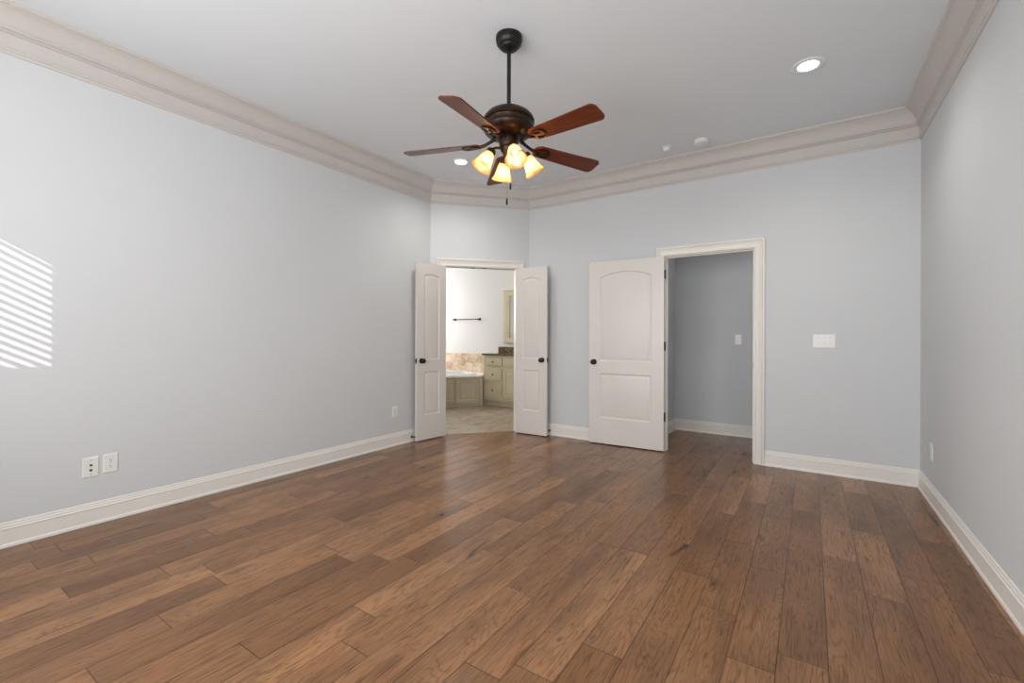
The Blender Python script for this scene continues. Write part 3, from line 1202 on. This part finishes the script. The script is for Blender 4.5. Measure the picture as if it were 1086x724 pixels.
# --- framed mirror
mr = thing('bathroom_mirror', 'cream framed mirror with pilasters above the granite backsplash', 'mirror', (-4.655, BY1 - 0.001, 1.096))
mb = MB()
mw, mh, fw = 1.20, 0.92, 0.085
for (xa, xb, za, zb) in ((0, fw, 0, mh), (mw - fw, mw, 0, mh), (fw, mw - fw, 0, 0.075), (fw, mw - fw, mh - 0.075, mh)):
    mb.box((xa, -0.030, za), (xb, 0, zb), 0.004)
mb.box((-0.010, -0.048, mh), (mw + 0.010, 0, mh + 0.022), 0.006)
mb.box((-0.006, -0.042, -0.016), (mw + 0.006, 0, 0.0), 0.004)
mb.build('frame', M['cabinet'], mr)
for xp in (fw - 0.002, mw - fw - 0.058):
    mb = MB()
    mb.box((xp + 0.012, -0.036, 0.075), (xp + 0.050, -0.004, mh - 0.190), 0.006)
    mb.box((xp, -0.046, mh - 0.190), (xp + 0.062, -0.004, mh - 0.165), 0.004)
    mb.box((xp + 0.006, -0.040, mh - 0.165), (xp + 0.058, -0.004, mh - 0.076), 0.006)
    mb.build('pilaster', M['cabinet'], mr)
mb = MB()
mb.box((fw, -0.010, 0.075), (mw - fw, -0.004, mh - 0.075))
tag(mb.build('mirror_glass', M['mirror'], mr), 'dark reflecting glass', None)

# --- vanity light above the mirror (behind the right leaf)
vl = thing('vanity_light', 'bar lamp above the bathroom mirror', 'wall lamp', (-3.85, BY1 - 0.001, 2.30))
mb = MB()
mb.box((-0.30, -0.03, -0.05), (0.30, 0, 0.05), 0.008)
mb.build('back_plate', M['motor'], vl)
for xk in (-0.2, 0.0, 0.2):
    mb = MB()
    mb.lathe([(0.022, -0.01), (0.036, -0.04), (0.050, -0.10), (0.058, -0.12), (0.055, -0.12), (0.033, -0.04), (0.019, -0.012)],
             Matrix.Translation((xk, -0.10, 0.0)), 20, caps=False)
    mb.build('shade', M['shade'], vl, smooth=50)
    mb = MB()
    mb.tube([(xk, -0.03, 0.0), (xk, -0.08, 0.02), (xk, -0.10, -0.012)], 0.008, 8)
    mb.build('arm', M['motor'], vl)
ld = bpy.data.lights.new('vanity_lamp_light', 'POINT')
ld.energy = 9
ld.color = (1.0, 0.86, 0.62)
ld.shadow_soft_size = 0.06
lo = bpy.data.objects.new('vanity_lamp_light', ld)
COL.objects.link(lo)
lo.parent = vl
lo.location = (-0.10, -0.22, -0.02)

# --- towel bar
tb = thing('towel_bar', 'black towel bar on the white bathroom wall', 'towel bar', (-5.52, BY1, 1.522))
for sx in (-0.305, 0.305):
    mb = MB()
    mb.lathe([(0.027, 0.0), (0.027, 0.004), (0.016, 0.010), (0.010, 0.016), (0.010, 0.050), (0.015, 0.054), (0.015, 0.072), (0.006, 0.076)],
             Matrix.Translation((sx, 0, 0)) @ Matrix.Rotation(R(90), 4, 'X'), 18)
    mb.build('post', M['black'], tb, smooth=40)
mb = MB()
mb.tube([(-0.30, -0.063, 0), (0.30, -0.063, 0)], 0.0085, 12)
mb.build('bar', M['black'], tb, smooth=40)

# --- corner tub: angled cream surround, stone deck, white basin
T0 = Vector((-4.700, 6.149))
td = Vector((-0.682, -0.731)).normalized()           # along the front, away from the vanity
tn = Vector((td.y, -td.x))                            # towards the bathroom floor
if tn.dot(Vector((1, -1))) < 0:
    tn = -tn
TL = 2.15
T1 = T0 + td * TL
sur = thing('tub_surround', 'cream panelled skirt along the front of the corner bathtub', 'tub surround', (T0.x, T0.y, 0.002), math.atan2(td.y, td.x))
# local +X along the front; room on local +Y or -Y
side = 1 if Vector((-td.y, td.x)).dot(tn) > 0 else -1
mb = MB()
mb.box((0.0, 0, 0.0), (TL, -side * 0.03, 0.486))
mb.box((0.0, 0, 0.0), (TL, side * 0.008, 0.025))
mb.build('frame', M['cabinet'], sur)
mb = MB()
mb.box((0.006, -side * 0.010, 0.0), (0.062, side * 0.014, 0.482), 0.006)
mb.build('corner_post', M['cabinet'], sur)
xx = 0.078
for k in range(4):
    x0, x1 = xx, xx + 0.395
    mbp = MB()
    y = side * 0.018
    f = panel_face(mbp.bm, x0, x1, 0.045, 0.465, y, -side, [(x0 + 0.062, x1 - 0.062, 0.107, 0.403, 0)], [(0.005, 0.007), (0.014, 0.008), (0.040, 0.001)])
    bk = panel_face(mbp.bm, x0, x1, 0.045, 0.465, side * 0.0005, side, [], [])
    for q in range(4):
        j = (q + 1) % 4
        mbp.bm.faces.new((f[q], f[j], bk[j], bk[q]))
    bmesh.ops.remove_doubles(mbp.bm, verts=mbp.bm.verts, dist=1e-6)
    mbp.build('panel', M['cabinet'], sur)
    xx += 0.415

# deck with an oval hole
ctr = T0 + td * 0.93 - tn * 0.49
mb = MB()
DECK = [T0 + tn * 0.022 + td * 0.042, Vector((-4.738, 6.165)), Vector((-4.738, BY1 - 0.001)), Vector((BX0 + 0.001, BY1 - 0.001)), Vector((BX0 + 0.001, T1.y - 0.001)), T1 + tn * 0.022]
NO = 48


def oval(sa, sb, z):
    out = []
    for k in range(NO):
        t_ = 2 * PI * k / NO
        ca, sn = math.cos(t_), math.sin(t_)
        p = ctr + td * (sa * math.copysign(abs(ca) ** 0.36, ca)) + tn * (sb * math.copysign(abs(sn) ** 0.36, sn))
        out.append((p.x, p.y, z))
    return out


for zz in (0.489, 0.519):
    ed = []
    for lp in ([(p.x, p.y, zz) for p in DECK], oval(0.80, 0.36, zz)):
        vs = [mb.bm.verts.new(p) for p in lp]
        ed += [mb.bm.edges.new((vs[q], vs[(q + 1) % len(vs)])) for q in range(len(vs))]
    bmesh.ops.triangle_fill(mb.bm, use_beauty=True, edges=ed)
for lp in ([(p.x, p.y) for p in DECK], [(p[0], p[1]) for p in oval(0.80, 0.36, 0)]):
    for q in range(len(lp)):
        u_, w_ = lp[q], lp[(q + 1) % len(lp)]
        mb.face([(*u_, 0.489), (*w_, 0.489), (*w_, 0.519), (*u_, 0.519)])
bmesh.ops.remove_doubles(mb.bm, verts=mb.bm.verts, dist=1e-5)
tag(mb.build('tub_deck', M['deck']), 'cream stone deck slab around the corner bathtub', 'tub deck')
mb = MB()
mb.loft([oval(0.74, 0.30, 0.540), oval(0.80, 0.36, 0.545), oval(0.84, 0.40, 0.540), oval(0.86, 0.42, 0.5205), oval(0.785, 0.345, 0.5205),
         oval(0.78, 0.34, 0.30), oval(0.62, 0.25, 0.12), oval(0.55, 0.20, 0.11), oval(0.56, 0.21, 0.135), oval(0.66, 0.26, 0.20), oval(0.72, 0.285, 0.40),
         oval(0.74, 0.30, 0.540)], True, False)
bt = mb.bm
bmesh.ops.remove_doubles(bt, verts=bt.verts, dist=1e-5)
tubmesh = mb.build('bathtub', M['tub'], None, smooth=50)
tag(tubmesh, 'white oval bathtub basin set in the corner deck', 'bathtub')

mb = MB()
mb.box((BX0 + 0.001, BY1 - 0.013, 0.5195), (-4.780, BY1 - 0.0008, 0.867))
tag(mb.build('tub_tile_splash', M['bath_tile']), 'beige travertine tile strip on the wall behind the bathtub', 'wall tile')
